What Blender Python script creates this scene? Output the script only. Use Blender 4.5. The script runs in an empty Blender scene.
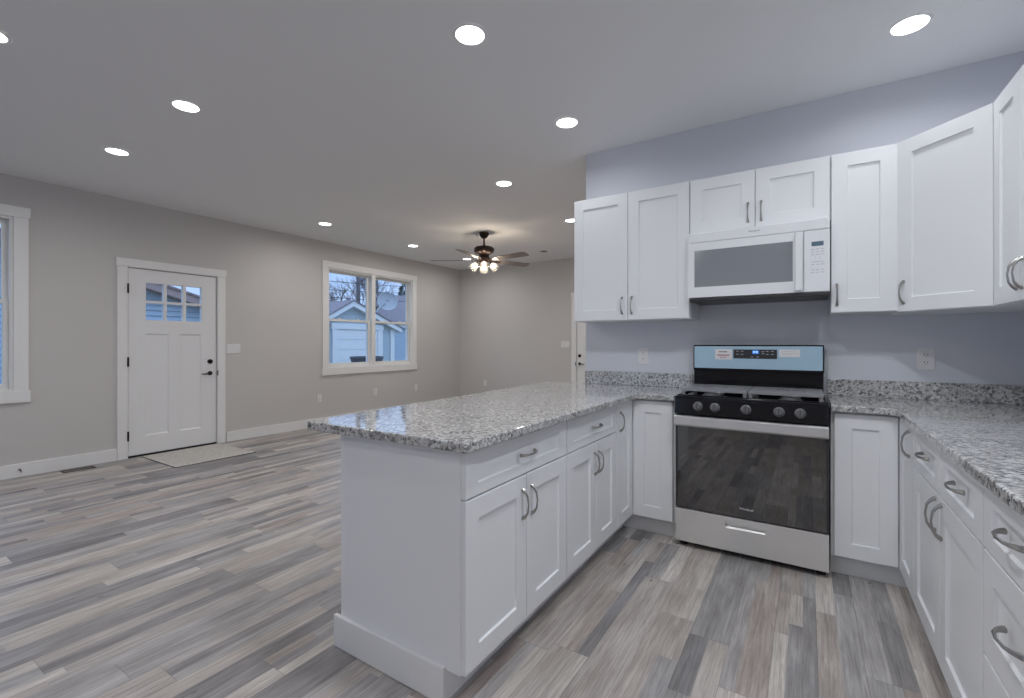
import bpy, bmesh, math, random
from mathutils import Vector, Matrix

S = bpy.context.scene
C = S.collection
R = math.radians
random.seed(7)

# ------------------------------------------------------------------ camera
cam_d = bpy.data.cameras.new('camera')
cam = bpy.data.objects.new('camera', cam_d)
C.objects.link(cam)
cam.location = (0, 0, 1.2355)
cam.rotation_euler = (R(90), 0, 0.5695)
cam_d.sensor_fit = 'HORIZONTAL'
cam_d.sensor_width = 36.0
cam_d.lens = 460.95 / 1024 * 36.0
cam_d.shift_y = -5.35 / 1024
cam_d.clip_start = 0.02
S.camera = cam

# ------------------------------------------------------------------ colour management
S.view_settings.view_transform = 'Standard'
S.view_settings.look = 'None'
S.view_settings.gamma = 1.0
S.view_settings.use_curve_mapping = False
S.view_settings.exposure = 0.1
S.cycles.use_denoising = True
S.cycles.max_bounces = 14
S.cycles.diffuse_bounces = 8
S.cycles.glossy_bounces = 6
S.cycles.transparent_max_bounces = 16
S.cycles.sample_clamp_indirect = 6.0
S.cycles.caustics_reflective = False
S.cycles.caustics_refractive = False

# ------------------------------------------------------------------ world: overcast blue dusk sky
W = bpy.data.worlds.new('dusk_sky')
S.world = W
W.use_nodes = True
wn, wl = W.node_tree.nodes, W.node_tree.links
wn.clear()
w_out = wn.new('ShaderNodeOutputWorld')
w_bg = wn.new('ShaderNodeBackground')
w_tc = wn.new('ShaderNodeTexCoord')
w_sep = wn.new('ShaderNodeSeparateXYZ')
w_ramp = wn.new('ShaderNodeValToRGB')
w_noise = wn.new('ShaderNodeTexNoise')
w_map = wn.new('ShaderNodeMapping')
w_map.inputs['Scale'].default_value = (2.0, 2.0, 7.0)
w_noise.inputs['Scale'].default_value = 2.2
w_noise.inputs['Detail'].default_value = 5
w_mix = wn.new('ShaderNodeMix'); w_mix.data_type = 'RGBA'
w_mix.inputs['B'].default_value = (0.46, 0.56, 0.74, 1)
w_nr = wn.new('ShaderNodeMapRange')
w_nr.inputs['From Min'].default_value = 0.45
w_nr.inputs['From Max'].default_value = 0.75
w_nr.inputs['To Max'].default_value = 0.7
cr = w_ramp.color_ramp
cr.elements[0].position = 0.0;  cr.elements[0].color = (0.36, 0.46, 0.66, 1)
cr.elements[1].position = 0.22; cr.elements[1].color = (0.22, 0.36, 0.62, 1)
e = cr.elements.new(0.5); e.color = (0.60, 0.86, 1.30, 1)
e = cr.elements.new(1.0); e.color = (0.95, 1.20, 1.65, 1)
wl.new(w_tc.outputs['Generated'], w_sep.inputs[0])
wl.new(w_tc.outputs['Generated'], w_map.inputs[0])
wl.new(w_map.outputs[0], w_noise.inputs[0])
wl.new(w_sep.outputs['Z'], w_ramp.inputs[0])
wl.new(w_noise.outputs[0], w_nr.inputs[0])
wl.new(w_nr.outputs[0], w_mix.inputs['Factor'])
wl.new(w_ramp.outputs[0], w_mix.inputs['A'])
wl.new(w_mix.outputs['Result'], w_bg.inputs['Color'])
w_bg.inputs['Strength'].default_value = 1.75
wl.new(w_bg.outputs[0], w_out.inputs[0])

# lamp strengths (watts) and colours used by the fixtures further down
CAN_W = 5.6          # living room fixtures, and the unseen ones added behind the camera
CAN_WK = 1.2         # kitchen fixtures over the work tops, dimmed
CAN_WR = 10.5         # unseen fixtures added over the aisle to brighten the lower cabinets
CAN_SPREAD = 172
CAN_SPREAD_K = 158
CAN_LIVING = (1.0, 0.965, 0.925)
CAN_KITCHEN = (0.93, 0.965, 1.0)
FAN_W = 3.8
FAN_COL = (1.0, 0.86, 0.68)

# ------------------------------------------------------------------ room dimensions (metres)
XL, XR = -6.1517, 1.02
YF, YW, YB = 7.5776, 3.5012, -2.6
H = 2.78
KX = -1.523          # free end of the kitchen wall
WT = 0.15

# ------------------------------------------------------------------ materials
def mat(name, col=(.8, .8, .8), rough=.5, metal=0.0, **kw):
    m = bpy.data.materials.new(name)
    m.use_nodes = True
    b = m.node_tree.nodes['Principled BSDF']
    b.inputs['Base Color'].default_value = (*col, 1)
    b.inputs['Roughness'].default_value = rough
    b.inputs['Metallic'].default_value = metal
    for k, v in kw.items():
        b.inputs[k.replace('_', ' ')].default_value = v
    return m

def srgb(r, g, b):
    f = lambda c: (c / 255 / 12.92) if c / 255 <= .04045 else ((c / 255 + .055) / 1.055) ** 2.4
    return (f(r), f(g), f(b))

def bsdf(m): return m.node_tree.nodes['Principled BSDF']

def N(m, t, **kw):
    n = m.node_tree.nodes.new(t)
    for k, v in kw.items(): setattr(n, k, v)
    return n

def math_node(m, op, a, b=None):
    n = N(m, 'ShaderNodeMath', operation=op)
    for i, v in enumerate((a, b)):
        if v is None: continue
        if isinstance(v, (int, float)): n.inputs[i].default_value = v
        else: m.node_tree.links.new(v, n.inputs[i])
    return n.outputs[0]

def add_noise_bump(m, scale, strength, dist=.002, detail=4, stretch=(1, 1, 1)):
    L = m.node_tree.links
    tc = N(m, 'ShaderNodeTexCoord'); mp = N(m, 'ShaderNodeMapping')
    mp.inputs['Scale'].default_value = stretch
    nz = N(m, 'ShaderNodeTexNoise'); nz.inputs['Scale'].default_value = scale
    nz.inputs['Detail'].default_value = detail
    bp = N(m, 'ShaderNodeBump'); bp.inputs['Strength'].default_value = strength
    bp.inputs['Distance'].default_value = dist
    L.new(tc.outputs['Object'], mp.inputs[0]); L.new(mp.outputs[0], nz.inputs[0])
    L.new(nz.outputs[0], bp.inputs['Height']); L.new(bp.outputs[0], bsdf(m).inputs['Normal'])
    return nz

M = {}
M['wall'] = mat('greige_wall_paint', (.57, .556, .548), .75); add_noise_bump(M['wall'], 180, .08)
M['wall_cool'] = mat('cool_grey_wall_paint', (.66, .68, .74), .75); add_noise_bump(M['wall_cool'], 180, .08)
M['ceiling'] = mat('ceiling_paint', (.80, .80, .81), .9); add_noise_bump(M['ceiling'], 120, .15)
M['trim'] = mat('white_trim_paint', (.78, .78, .785), .4)
M['door'] = mat('white_door_paint', (.77, .775, .79), .38)
M['cab'] = mat('white_cabinet_paint', (.79, .80, .82), .38)
M['cab_dark'] = mat('cabinet_underside', (.62, .63, .65), .6)
M['appl'] = mat('white_appliance_enamel', (.78, .79, .82), .25)
M['nickel'] = mat('satin_nickel', (.40, .385, .37), .28, 1.0)
M['plate'] = mat('white_plastic_plate', (.75, .75, .76), .35)
M['slot'] = mat('dark_slot', (.03, .03, .03), .6)
M['black_metal'] = mat('matte_black_metal', (.02, .018, .018), .35, .6)
M['black'] = mat('black_enamel', (.006, .006, .009), .08, Specular_IOR_Level=.3)
M['black_plastic'] = mat('black_plastic', (.03, .03, .033), .35)
M['oven_glass'] = mat('black_oven_glass', (.006, .006, .008), .025, IOR=2.3)
M['micro_glass'] = mat('grey_microwave_glass', (.24, .255, .285), .1, IOR=1.8)
M['iron'] = mat('grey_cast_iron', (.30, .30, .315), .42, .3)
M['knob'] = mat('dark_grey_knob', (.15, .15, .16), .3, .3)
M['burner'] = mat('burner_alloy', (.55, .55, .56), .4, .7)
M['film'] = mat('blue_protective_film', (.42, .60, .74), .2, .0)
M['paper'] = mat('white_sticker', (.8, .79, .8), .6)
M['ink'] = mat('grey_print', (.22, .2, .22), .7)
M['ink_red'] = mat('red_print', (.45, .10, .12), .7)
M['ink_light'] = mat('pale_grey_print', (.5, .5, .54), .6)
M['lcd_off'] = mat('grey_blue_display', (.10, .16, .22), .2)
M['bronze'] = mat('oil_rubbed_bronze', (.035, .022, .018), .35, .7)
M['blade'] = mat('walnut_fan_blade', (.19, .16, .15), .4)
nz = add_noise_bump(M['blade'], 6, .05, stretch=(1, 14, 1))
M['mat'] = mat('grey_beige_mat', (.52, .50, .47), .95)
M['mat_edge'] = mat('dark_mat_binding', (.10, .095, .09), .9)
M['vent'] = mat('brown_floor_register', (.09, .08, .06), .5, .4)
M['rubber'] = mat('black_rubber', (.02, .02, .02), .7)
M['vinyl'] = mat('white_vinyl', (.76, .755, .74), .4)
M['threshold'] = mat('dark_bronze_threshold', (.04, .035, .03), .5, .5)

# thin window glass: clear with a fresnel reflection
def glass(name, tint=(1, 1, 1), ior=1.45, haze=0.0):
    m = bpy.data.materials.new(name); m.use_nodes = True
    n, l = m.node_tree.nodes, m.node_tree.links
    n.clear()
    o = n.new('ShaderNodeOutputMaterial'); mx = n.new('ShaderNodeMixShader')
    t = n.new('ShaderNodeBsdfTransparent'); g = n.new('ShaderNodeBsdfGlossy')
    lw = n.new('ShaderNodeLayerWeight'); lw.inputs['Blend'].default_value = .5
    pw = n.new('ShaderNodeMath'); pw.operation = 'POWER'; pw.inputs[1].default_value = 5.0
    f = n.new('ShaderNodeMath'); f.operation = 'MULTIPLY_ADD'
    f0 = ((ior - 1) / (ior + 1)) ** 2; f.inputs[1].default_value = 1 - f0; f.inputs[2].default_value = f0
    l.new(lw.outputs['Facing'], pw.inputs[0]); l.new(pw.outputs[0], f.inputs[0])
    t.inputs[0].default_value = (*tint, 1); g.inputs['Roughness'].default_value = 0.01
    l.new(f.outputs[0], mx.inputs[0]); l.new(t.outputs[0], mx.inputs[1]); l.new(g.outputs[0], mx.inputs[2])
    l.new(mx.outputs[0], o.inputs[0])
    if haze:
        tr = n.new('ShaderNodeBsdfTranslucent'); tr.inputs[0].default_value = (.95, .95, .93, 1)
        m2 = n.new('ShaderNodeMixShader'); m2.inputs[0].default_value = haze
        l.new(t.outputs[0], m2.inputs[1]); l.new(tr.outputs[0], m2.inputs[2]); l.new(m2.outputs[0], mx.inputs[1])
    return m
def emitter(name, col, st):
    m = mat(name, col, .5)
    bsdf(m).inputs['Emission Color'].default_value = (*col, 1)
    bsdf(m).inputs['Emission Strength'].default_value = st
    return m
M['lens'] = emitter('lit_lamp_lens', (1, 1, 1), 6.0)
M['bulb'] = glass('lit_clear_bulb', (1, 1, 1), 1.3)
_n, _l = M['bulb'].node_tree.nodes, M['bulb'].node_tree.links
_em = _n.new('ShaderNodeEmission'); _em.inputs[0].default_value = (1.0, .84, .60, 1); _em.inputs[1].default_value = .9
_ad = _n.new('ShaderNodeAddShader')
_src = next(x for x in _n if x.type == 'MIX_SHADER').outputs[0]; _out = next(x for x in _n if x.type == 'OUTPUT_MATERIAL')
_l.new(_src, _ad.inputs[0]); _l.new(_em.outputs[0], _ad.inputs[1]); _l.new(_ad.outputs[0], _out.inputs[0])
M['lcd'] = emitter('blue_lit_display', (.03, .16, .55), .7)
M['lcd_seg'] = emitter('pale_lit_segments', (.5, .75, 1.0), .8)

# brushed stainless steel
M['steel'] = mat('brushed_stainless_steel', (.80, .79, .78), .42, .72)
nz = add_noise_bump(M['steel'], 40, .03, stretch=(1, 1, 60))
M['steel_bright'] = mat('polished_stainless_steel', (.80, .80, .81), .36, 1.0)

M['glass'] = glass('window_glass', (.93, .95, .97))
M['shade_glass'] = glass('clear_ribbed_shade_glass', (.97, .96, .95), 1.35, .03)

# granite: white-grey ground with mid-grey and black flecks
def granite():
    m = mat('speckled_granite', (.5, .5, .5), .055, IOR=1.6)
    L = m.node_tree.links
    tc = N(m, 'ShaderNodeTexCoord')
    nz = N(m, 'ShaderNodeTexNoise'); nz.inputs['Scale'].default_value = 60; nz.inputs['Detail'].default_value = 3
    ad = N(m, 'ShaderNodeMix', data_type='RGBA', blend_type='ADD'); ad.inputs['Factor'].default_value = .012
    L.new(tc.outputs['Object'], nz.inputs[0])
    L.new(tc.outputs['Object'], ad.inputs['A']); L.new(nz.outputs['Color'], ad.inputs['B'])
    v1 = N(m, 'ShaderNodeTexVoronoi'); v1.inputs['Scale'].default_value = 95
    v2 = N(m, 'ShaderNodeTexVoronoi'); v2.inputs['Scale'].default_value = 190
    L.new(ad.outputs['Result'], v1.inputs[0]); L.new(ad.outputs['Result'], v2.inputs[0])
    s1 = N(m, 'ShaderNodeSeparateColor'); s2 = N(m, 'ShaderNodeSeparateColor')
    L.new(v1.outputs['Color'], s1.inputs[0]); L.new(v2.outputs['Color'], s2.inputs[0])
    r1 = N(m, 'ShaderNodeValToRGB'); r1.color_ramp.interpolation = 'CONSTANT'
    es = r1.color_ramp.elements
    es[0].position = 0; es[0].color = (.018, .018, .022, 1)
    es[1].position = .13; es[1].color = (.13, .13, .135, 1)
    for p, c in ((.26, (.30, .295, .295, 1)), (.44, (.47, .465, .465, 1)), (.62, (.60, .60, .60, 1)), (.84, (.39, .375, .37, 1))):
        e = es.new(p); e.color = c
    r2 = N(m, 'ShaderNodeValToRGB'); r2.color_ramp.interpolation = 'CONSTANT'
    es = r2.color_ramp.elements
    es[0].position = 0; es[0].color = (.03, .03, .035, 1)
    es[1].position = .10; es[1].color = (.30, .30, .31, 1)
    for p, c in ((.3, (.54, .54, .54, 1)), (.7, (.70, .70, .70, 1))):
        e = es.new(p); e.color = c
    L.new(s1.outputs[0], r1.inputs[0]); L.new(s2.outputs[0], r2.inputs[0])
    mx = N(m, 'ShaderNodeMix', data_type='RGBA'); mx.inputs['Factor'].default_value = .36
    L.new(r1.outputs[0], mx.inputs['A']); L.new(r2.outputs[0], mx.inputs['B'])
    L.new(mx.outputs['Result'], bsdf(m).inputs['Base Color'])
    return m
M['granite'] = granite()

# vinyl plank floor: planks along Y, each printed with one, two or three strips
def plank_floor():
    m = mat('weathered_vinyl_planks', (.3, .28, .27), .42)
    L = m.node_tree.links
    tc = N(m, 'ShaderNodeTexCoord'); sp = N(m, 'ShaderNodeSeparateXYZ')
    L.new(tc.outputs['Object'], sp.inputs[0])
    X, Y = sp.outputs[0], sp.outputs[1]
    def wn(*vals):
        cb = N(m, 'ShaderNodeCombineXYZ')
        for i, v in enumerate(vals):
            if isinstance(v, (int, float)): cb.inputs[i].default_value = v
            else: L.new(v, cb.inputs[i])
        w = N(m, 'ShaderNodeTexWhiteNoise', noise_dimensions='3D')
        L.new(cb.outputs[0], w.inputs['Vector'])
        return w.outputs['Value'], w.outputs['Color']
    pw, pl = .152, 1.22
    col = math_node(m, 'FLOOR', math_node(m, 'DIVIDE', math_node(m, 'ADD', X, 20.03), pw))
    fx = math_node(m, 'FRACT', math_node(m, 'DIVIDE', math_node(m, 'ADD', X, 20.03), pw))
    off, _ = wn(col, 3.1, 0)
    ys = math_node(m, 'ADD', math_node(m, 'DIVIDE', Y, pl), math_node(m, 'MULTIPLY', off, 9.0))
    row = math_node(m, 'FLOOR', ys); fy = math_node(m, 'FRACT', ys)
    pv, pc = wn(col, row, 1.0)
    nsplit, _ = wn(col, row, 2.0)
    # strips: 1, 2 or 3 per plank
    k = math_node(m, 'ADD', 1.0, math_node(m, 'ADD', math_node(m, 'GREATER_THAN', nsplit, .2), math_node(m, 'GREATER_THAN', nsplit, .66)))
    strip = math_node(m, 'FLOOR', math_node(m, 'MULTIPLY', fx, k))
    # strips are also cut across, at a length of their own
    so, _ = wn(math_node(m, 'ADD', math_node(m, 'MULTIPLY', col, 5.0), strip), row, 4.0)
    nc = math_node(m, 'FLOOR', math_node(m, 'MULTIPLY', k, .6))
    cut = math_node(m, 'GREATER_THAN', math_node(m, 'MULTIPLY', fy, nc), math_node(m, 'ADD', math_node(m, 'MULTIPLY', so, .7), .15))
    sid = math_node(m, 'ADD', math_node(m, 'MULTIPLY', strip, 2.0), cut)
    sv, sc = wn(col, row, math_node(m, 'ADD', sid, 10.0))
    ramp = N(m, 'ShaderNodeValToRGB')
    es = ramp.color_ramp.elements
    es[0].position = 0;   es[0].color = (*srgb(118, 114, 114), 1)
    es[1].position = 1.0; es[1].color = (*srgb(202, 195, 187), 1)
    for p, c in ((.10, (136, 132, 132)), (.28, (158, 154, 152)), (.42, (168, 164, 163)), (.55, (176, 166, 158)), (.68, (166, 153, 145)), (.82, (184, 176, 168))):
        e = es.new(p); e.color = (*srgb(*c), 1)
    L.new(sv, ramp.inputs[0])
    # grain stretched along the plank, shifted per strip
    gv = N(m, 'ShaderNodeCombineXYZ')
    L.new(math_node(m, 'ADD', math_node(m, 'MULTIPLY', X, 62.0), math_node(m, 'MULTIPLY', sv, 40.0)), gv.inputs[0])
    L.new(math_node(m, 'ADD', math_node(m, 'MULTIPLY', Y, 2.4), math_node(m, 'MULTIPLY', pv, 31.0)), gv.inputs[1])
    L.new(math_node(m, 'MULTIPLY', sv, 17.0), gv.inputs[2])
    g1 = N(m, 'ShaderNodeTexNoise'); g1.inputs['Scale'].default_value = 1.6; g1.inputs['Detail'].default_value = 10
    g1.inputs['Roughness'].default_value = .74; g1.inputs['Distortion'].default_value = .5
    L.new(gv.outputs[0], g1.inputs[0])
    gr = N(m, 'ShaderNodeMapRange'); gr.inputs['From Min'].default_value = .25; gr.inputs['From Max'].default_value = .75
    gr.inputs['To Min'].default_value = .46; gr.inputs['To Max'].default_value = 1.44
    L.new(g1.outputs[0], gr.inputs[0])
    # broad blotches
    bv = N(m, 'ShaderNodeCombineXYZ')
    L.new(math_node(m, 'ADD', math_node(m, 'MULTIPLY', X, 9.0), math_node(m, 'MULTIPLY', sv, 50.0)), bv.inputs[0])
    L.new(math_node(m, 'ADD', math_node(m, 'MULTIPLY', Y, 2.2), math_node(m, 'MULTIPLY', sv, 23.0)), bv.inputs[1])
    b1 = N(m, 'ShaderNodeTexNoise'); b1.inputs['Scale'].default_value = 1.3; b1.inputs['Detail'].default_value = 4
    L.new(bv.outputs[0], b1.inputs[0])
    br = N(m, 'ShaderNodeMapRange'); br.inputs['From Min'].default_value = .3; br.inputs['From Max'].default_value = .7
    br.inputs['To Min'].default_value = .74; br.inputs['To Max'].default_value = 1.2
    L.new(b1.outputs[0], br.inputs[0])
    # knots
    kv = N(m, 'ShaderNodeCombineXYZ')
    L.new(math_node(m, 'MULTIPLY', X, 1.6), kv.inputs[0]); L.new(Y, kv.inputs[1])
    kn = N(m, 'ShaderNodeTexVoronoi'); kn.inputs['Scale'].default_value = 3.1
    L.new(kv.outputs[0], kn.inputs[0])
    kr = N(m, 'ShaderNodeMapRange'); kr.inputs['From Min'].default_value = .02; kr.inputs['From Max'].default_value = .055
    kr.inputs['To Min'].default_value = .5; kr.inputs['To Max'].default_value = 1
    L.new(kn.outputs['Distance'], kr.inputs[0])
    # plank seams
    ex = math_node(m, 'MULTIPLY', math_node(m, 'MINIMUM', fx, math_node(m, 'SUBTRACT', 1.0, fx)), pw)
    ey = math_node(m, 'MULTIPLY', math_node(m, 'MINIMUM', fy, math_node(m, 'SUBTRACT', 1.0, fy)), pl)
    seam = math_node(m, 'MINIMUM', ex, ey)
    sr = N(m, 'ShaderNodeMapRange'); sr.inputs['From Max'].default_value = .0022
    sr.inputs['To Min'].default_value = .62; sr.inputs['To Max'].default_value = 1
    L.new(seam, sr.inputs[0])
    val = math_node(m, 'MULTIPLY', math_node(m, 'MULTIPLY', gr.outputs[0], br.outputs[0]), math_node(m, 'MULTIPLY', kr.outputs[0], sr.outputs[0]))
    # a bluish-grey wash in some grain
    wash = N(m, 'ShaderNodeMix', data_type='RGBA', blend_type='MIX')
    L.new(math_node(m, 'MULTIPLY', math_node(m, 'SUBTRACT', b1.outputs[0], .25), .7), wash.inputs['Factor'])
    L.new(ramp.outputs[0], wash.inputs['A']); wash.inputs['B'].default_value = (*srgb(152, 152, 156), 1)
    mu = N(m, 'ShaderNodeMix', data_type='RGBA', blend_type='MULTIPLY'); mu.inputs['Factor'].default_value = 1
    cb = N(m, 'ShaderNodeCombineColor')
    for i in range(3): L.new(val, cb.inputs[i])
    L.new(wash.outputs['Result'], mu.inputs['A']); L.new(cb.outputs[0], mu.inputs['B'])
    L.new(mu.outputs['Result'], bsdf(m).inputs['Base Color'])
    bp = N(m, 'ShaderNodeBump'); bp.inputs['Strength'].default_value = .12; bp.inputs['Distance'].default_value = .002
    L.new(val, bp.inputs['Height']); L.new(bp.outputs[0], bsdf(m).inputs['Normal'])
    return m
M['floor'] = plank_floor()

def noisy(m, c1, c2, scale, stretch=(1, 1, 1), detail=5):
    L = m.node_tree.links
    tc = N(m, 'ShaderNodeTexCoord'); mp = N(m, 'ShaderNodeMapping'); mp.inputs['Scale'].default_value = stretch
    nz = N(m, 'ShaderNodeTexNoise'); nz.inputs['Scale'].default_value = scale; nz.inputs['Detail'].default_value = detail
    rp = N(m, 'ShaderNodeValToRGB')
    rp.color_ramp.elements[0].position = .35; rp.color_ramp.elements[0].color = (*c1, 1)
    rp.color_ramp.elements[1].position = .65; rp.color_ramp.elements[1].color = (*c2, 1)
    L.new(tc.outputs['Object'], mp.inputs[0]); L.new(mp.outputs[0], nz.inputs[0])
    L.new(nz.outputs[0], rp.inputs[0]); L.new(rp.outputs[0], bsdf(m).inputs['Base Color'])
noisy(M['mat'], (.42, .40, .375), (.58, .56, .53), 60)

M['siding'] = mat('blue_lap_siding', (.36, .46, .56), .7)
M['siding_grey'] = mat('grey_lap_siding', (.38, .45, .50), .7)
M['ext_white'] = mat('white_exterior_trim', (.66, .68, .70), .6)
M['shingle'] = mat('dark_shingles', (.16, .15, .17), .9); noisy(M['shingle'], (.12, .11, .13), (.22, .2, .23), 14, (1, 1, 3))
M['shingle_brown'] = mat('brown_shingles', (.2, .15, .15), .9); noisy(M['shingle_brown'], (.17, .13, .13), (.27, .21, .2), 14)
M['soffit'] = mat('brown_fascia', (.32, .24, .23), .7)
M['bark'] = mat('bare_bark', (.12, .10, .10), .9)
M['pole'] = mat('weathered_pole_wood', (.14, .13, .14), .9)
M['needle'] = mat('dark_evergreen', (.05, .075, .07), .9)
M['ground'] = mat('winter_lawn', (.16, .17, .12), 1.0); noisy(M['ground'], (.12, .14, .09), (.26, .24, .17), 3)
M['dish'] = mat('pale_grey_dish', (.33, .36, .39), .5)
M['tub'] = mat('charcoal_resin', (.05, .06, .08), .5)

# ------------------------------------------------------------------ mesh builder
class MB:
    def __init__(s): s.bm = bmesh.new(); s.mi = 0
    def face(s, vs):
        try:
            f = s.bm.faces.new(vs); f.material_index = s.mi; return f
        except ValueError: return None
    def box(s, x0, x1, y0, y1, z0, z1):
        v = [s.bm.verts.new((x, y, z)) for z in (z0, z1) for x, y in ((x0, y0), (x1, y0), (x1, y1), (x0, y1))]
        for q in ((0, 3, 2, 1), (4, 5, 6, 7), (0, 1, 5, 4), (1, 2, 6, 5), (2, 3, 7, 6), (3, 0, 4, 7)):
            s.face([v[i] for i in q])
        return s
    def prism(s, pts, z0, z1):
        a = [s.bm.verts.new((x, y, z0)) for x, y in pts]; b = [s.bm.verts.new((x, y, z1)) for x, y in pts]
        n = len(pts)
        s.face(a[::-1]); s.face(b)
        for i in range(n): s.face([a[i], a[(i + 1) % n], b[(i + 1) % n], b[i]])
        return s
    def prism_x(s, pts, x0, x1):      # outline in (y, z), extruded along x
        a = [s.bm.verts.new((x0, y, z)) for y, z in pts]; b = [s.bm.verts.new((x1, y, z)) for y, z in pts]
        n = len(pts)
        s.face(a[::-1]); s.face(b)
        for i in range(n): s.face([a[i], a[(i + 1) % n], b[(i + 1) % n], b[i]])
        return s
    def tube(s, path, rad, seg=8, flat=None):
        P = [Vector(p) for p in path]
        if isinstance(rad, (int, float)): rad = [rad] * len(P)
        rings = []
        t = (P[1] - P[0]).normalized()
        u = t.orthogonal().normalized()
        for i, p in enumerate(P):
            t = (P[min(i + 1, len(P) - 1)] - P[max(i - 1, 0)]).normalized()
            u = (u - t * u.dot(t)).normalized(); w = t.cross(u)
            rings.append([s.bm.verts.new(p + (u * math.cos(a) + w * math.sin(a)) * rad[i]) for a in [2 * math.pi * k / seg for k in range(seg)]])
        for a, b in zip(rings, rings[1:]):
            for k in range(seg): s.face([a[k], a[(k + 1) % seg], b[(k + 1) % seg], b[k]])
        s.face(rings[0][::-1]); s.face(rings[-1])
        return s
    def lathe(s, prof, o=(0, 0, 0), axis='z', seg=24, cap=True):
        o = Vector(o); rings = []
        for r, h in prof:
            ring = []
            for k in range(seg):
                a = 2 * math.pi * k / seg; c, d = r * math.cos(a), r * math.sin(a)
                p = {'z': (c, d, h), 'y': (c, h, d), 'x': (h, c, d)}[axis]
                ring.append(s.bm.verts.new(o + Vector(p)))
            rings.append(ring)
        for a, b in zip(rings, rings[1:]):
            for k in range(seg): s.face([a[k], a[(k + 1) % seg], b[(k + 1) % seg], b[k]])
        if cap: s.face(rings[0][::-1]); s.face(rings[-1])
        return s
    def xf(s, Mx): bmesh.ops.transform(s.bm, matrix=Mx, verts=s.bm.verts); return s
    def build(s, name, mats, parent=None, bevel=0, smooth=False, seg=2, world=True):
        bmesh.ops.remove_doubles(s.bm, verts=s.bm.verts, dist=1e-6)
        bmesh.ops.recalc_face_normals(s.bm, faces=s.bm.faces)
        if parent is not None and world:
            root = parent
            off = Vector((0, 0, 0))
            while root is not None: off += root.location; root = root.parent
            bmesh.ops.translate(s.bm, vec=-off, verts=s.bm.verts)
        me = bpy.data.meshes.new(name); s.bm.to_mesh(me); s.bm.free()
        for m in (mats if isinstance(mats, (list, tuple)) else [mats]): me.materials.append(m)
        if smooth:
            for p in me.polygons: p.use_smooth = True
            me.set_sharp_from_angle(angle=R(40))
        o = bpy.data.objects.new(name, me); C.objects.link(o)
        if parent is not None: o.parent = parent
        if bevel:
            b = o.modifiers.new('bevel', 'BEVEL'); b.width = bevel; b.segments = seg; b.limit_method = 'ANGLE'
            b.angle_limit = R(35)
        return o

def tag(o, label, cat, group=None, kind=None):
    o['label'] = label
    if cat: o['category'] = cat
    if group: o['group'] = group
    if kind: o['kind'] = kind
    return o

def thing(name, label, cat, loc, group=None, kind=None):
    o = bpy.data.objects.new(name, None); C.objects.link(o)
    o.empty_display_size = .1
    o.location = loc
    return tag(o, label, cat, group, kind)

def copy_tree(src, loc, label, group=None):
    r = src.copy(); C.objects.link(r); r.location = loc; r['label'] = label
    if group: r['group'] = group
    for ch in list(src.children):
        c = ch.copy(); C.objects.link(c); c.parent = r
        for g in list(ch.children):
            d = g.copy(); C.objects.link(d); d.parent = c
    return r

def frame(ox, oy, oz, deg):   # local x = right along the face, -y = outward, z = up
    return Matrix.Translation((ox, oy, oz)) @ Matrix.Rotation(R(deg), 4, 'Z')

def grid_boxes(mb, xs, zs, solid, y0, y1):
    for i in range(len(xs) - 1):
        for j in range(len(zs) - 1):
            if solid(i, j): mb.box(xs[i], xs[i + 1], y0, y1, zs[j], zs[j + 1])

# a panel with bevelled recesses: grid in local x,z; 'p' cells are recessed
def shaker(mb, w, h, t=.02, rail=.074, rec=.009, bev=.0015):
    bm = mb.bm
    def ring(ix, iz, y): return [bm.verts.new(p) for p in ((ix, y, iz), (w - ix, y, iz), (w - ix, y, h - iz), (ix, y, h - iz))]
    rz = min(rail, h * .26)
    rs = [ring(0, 0, 0), ring(0, 0, -t + bev), ring(bev, bev, -t), ring(rail, rz, -t), ring(rail + .003, rz + .003, -t + rec)]
    mb.face(rs[0][::-1]); mb.face(rs[-1])
    for a, b in zip(rs, rs[1:]):
        for k in range(4): mb.face([a[k], a[(k + 1) % 4], b[(k + 1) % 4], b[k]])
    return mb

def pull(mb, L=.116, vertical=True, proj=.027):
    h = L / 2
    P = [(-h, 0), (-h + .003, -.006), (-h + .012, -.016), (-h + .027, -.025), (-h + .043, -proj), (0, -proj - .002)]
    rr = [.0082, .0074, .0056, .0042, .0036, .0034]
    P = P + [(-a, b) for a, b in P[-2::-1]]; rr = rr + rr[-2::-1]
    mb.tube([((0, y, a) if vertical else (a, y, 0)) for a, y in P], rr, 8)
    return mb

def text_mesh(name, body, size, Mx, material, parent, extrude=.0006):
    cu = bpy.data.curves.new(name, 'FONT'); cu.body = body; cu.size = size; cu.extrude = extrude
    cu.align_x = 'CENTER'; cu.align_y = 'CENTER'; cu.resolution_u = 3
    tmp = bpy.data.objects.new(name + '_curve', cu); C.objects.link(tmp)
    dg = bpy.context.evaluated_depsgraph_get()
    me = bpy.data.meshes.new_from_object(tmp.evaluated_get(dg))
    bpy.data.objects.remove(tmp); bpy.data.curves.remove(cu)
    off = Vector((0, 0, 0)); r = parent
    while r is not None: off += r.location; r = r.parent
    me.transform(Matrix.Translation(-off) @ Mx)
    me.materials.clear(); me.materials.append(material)
    o = bpy.data.objects.new(name, me); C.objects.link(o); o.parent = parent
    return o
TXT = Matrix.Rotation(R(90), 4, 'X')     # text standing up, facing -y

# ================================================================== ROOM SHELL
def struct(mb, name, m, label, cat, **kw):
    o = mb.build(name, m, **kw)
    return tag(o, label, cat, kind='structure')

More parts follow.
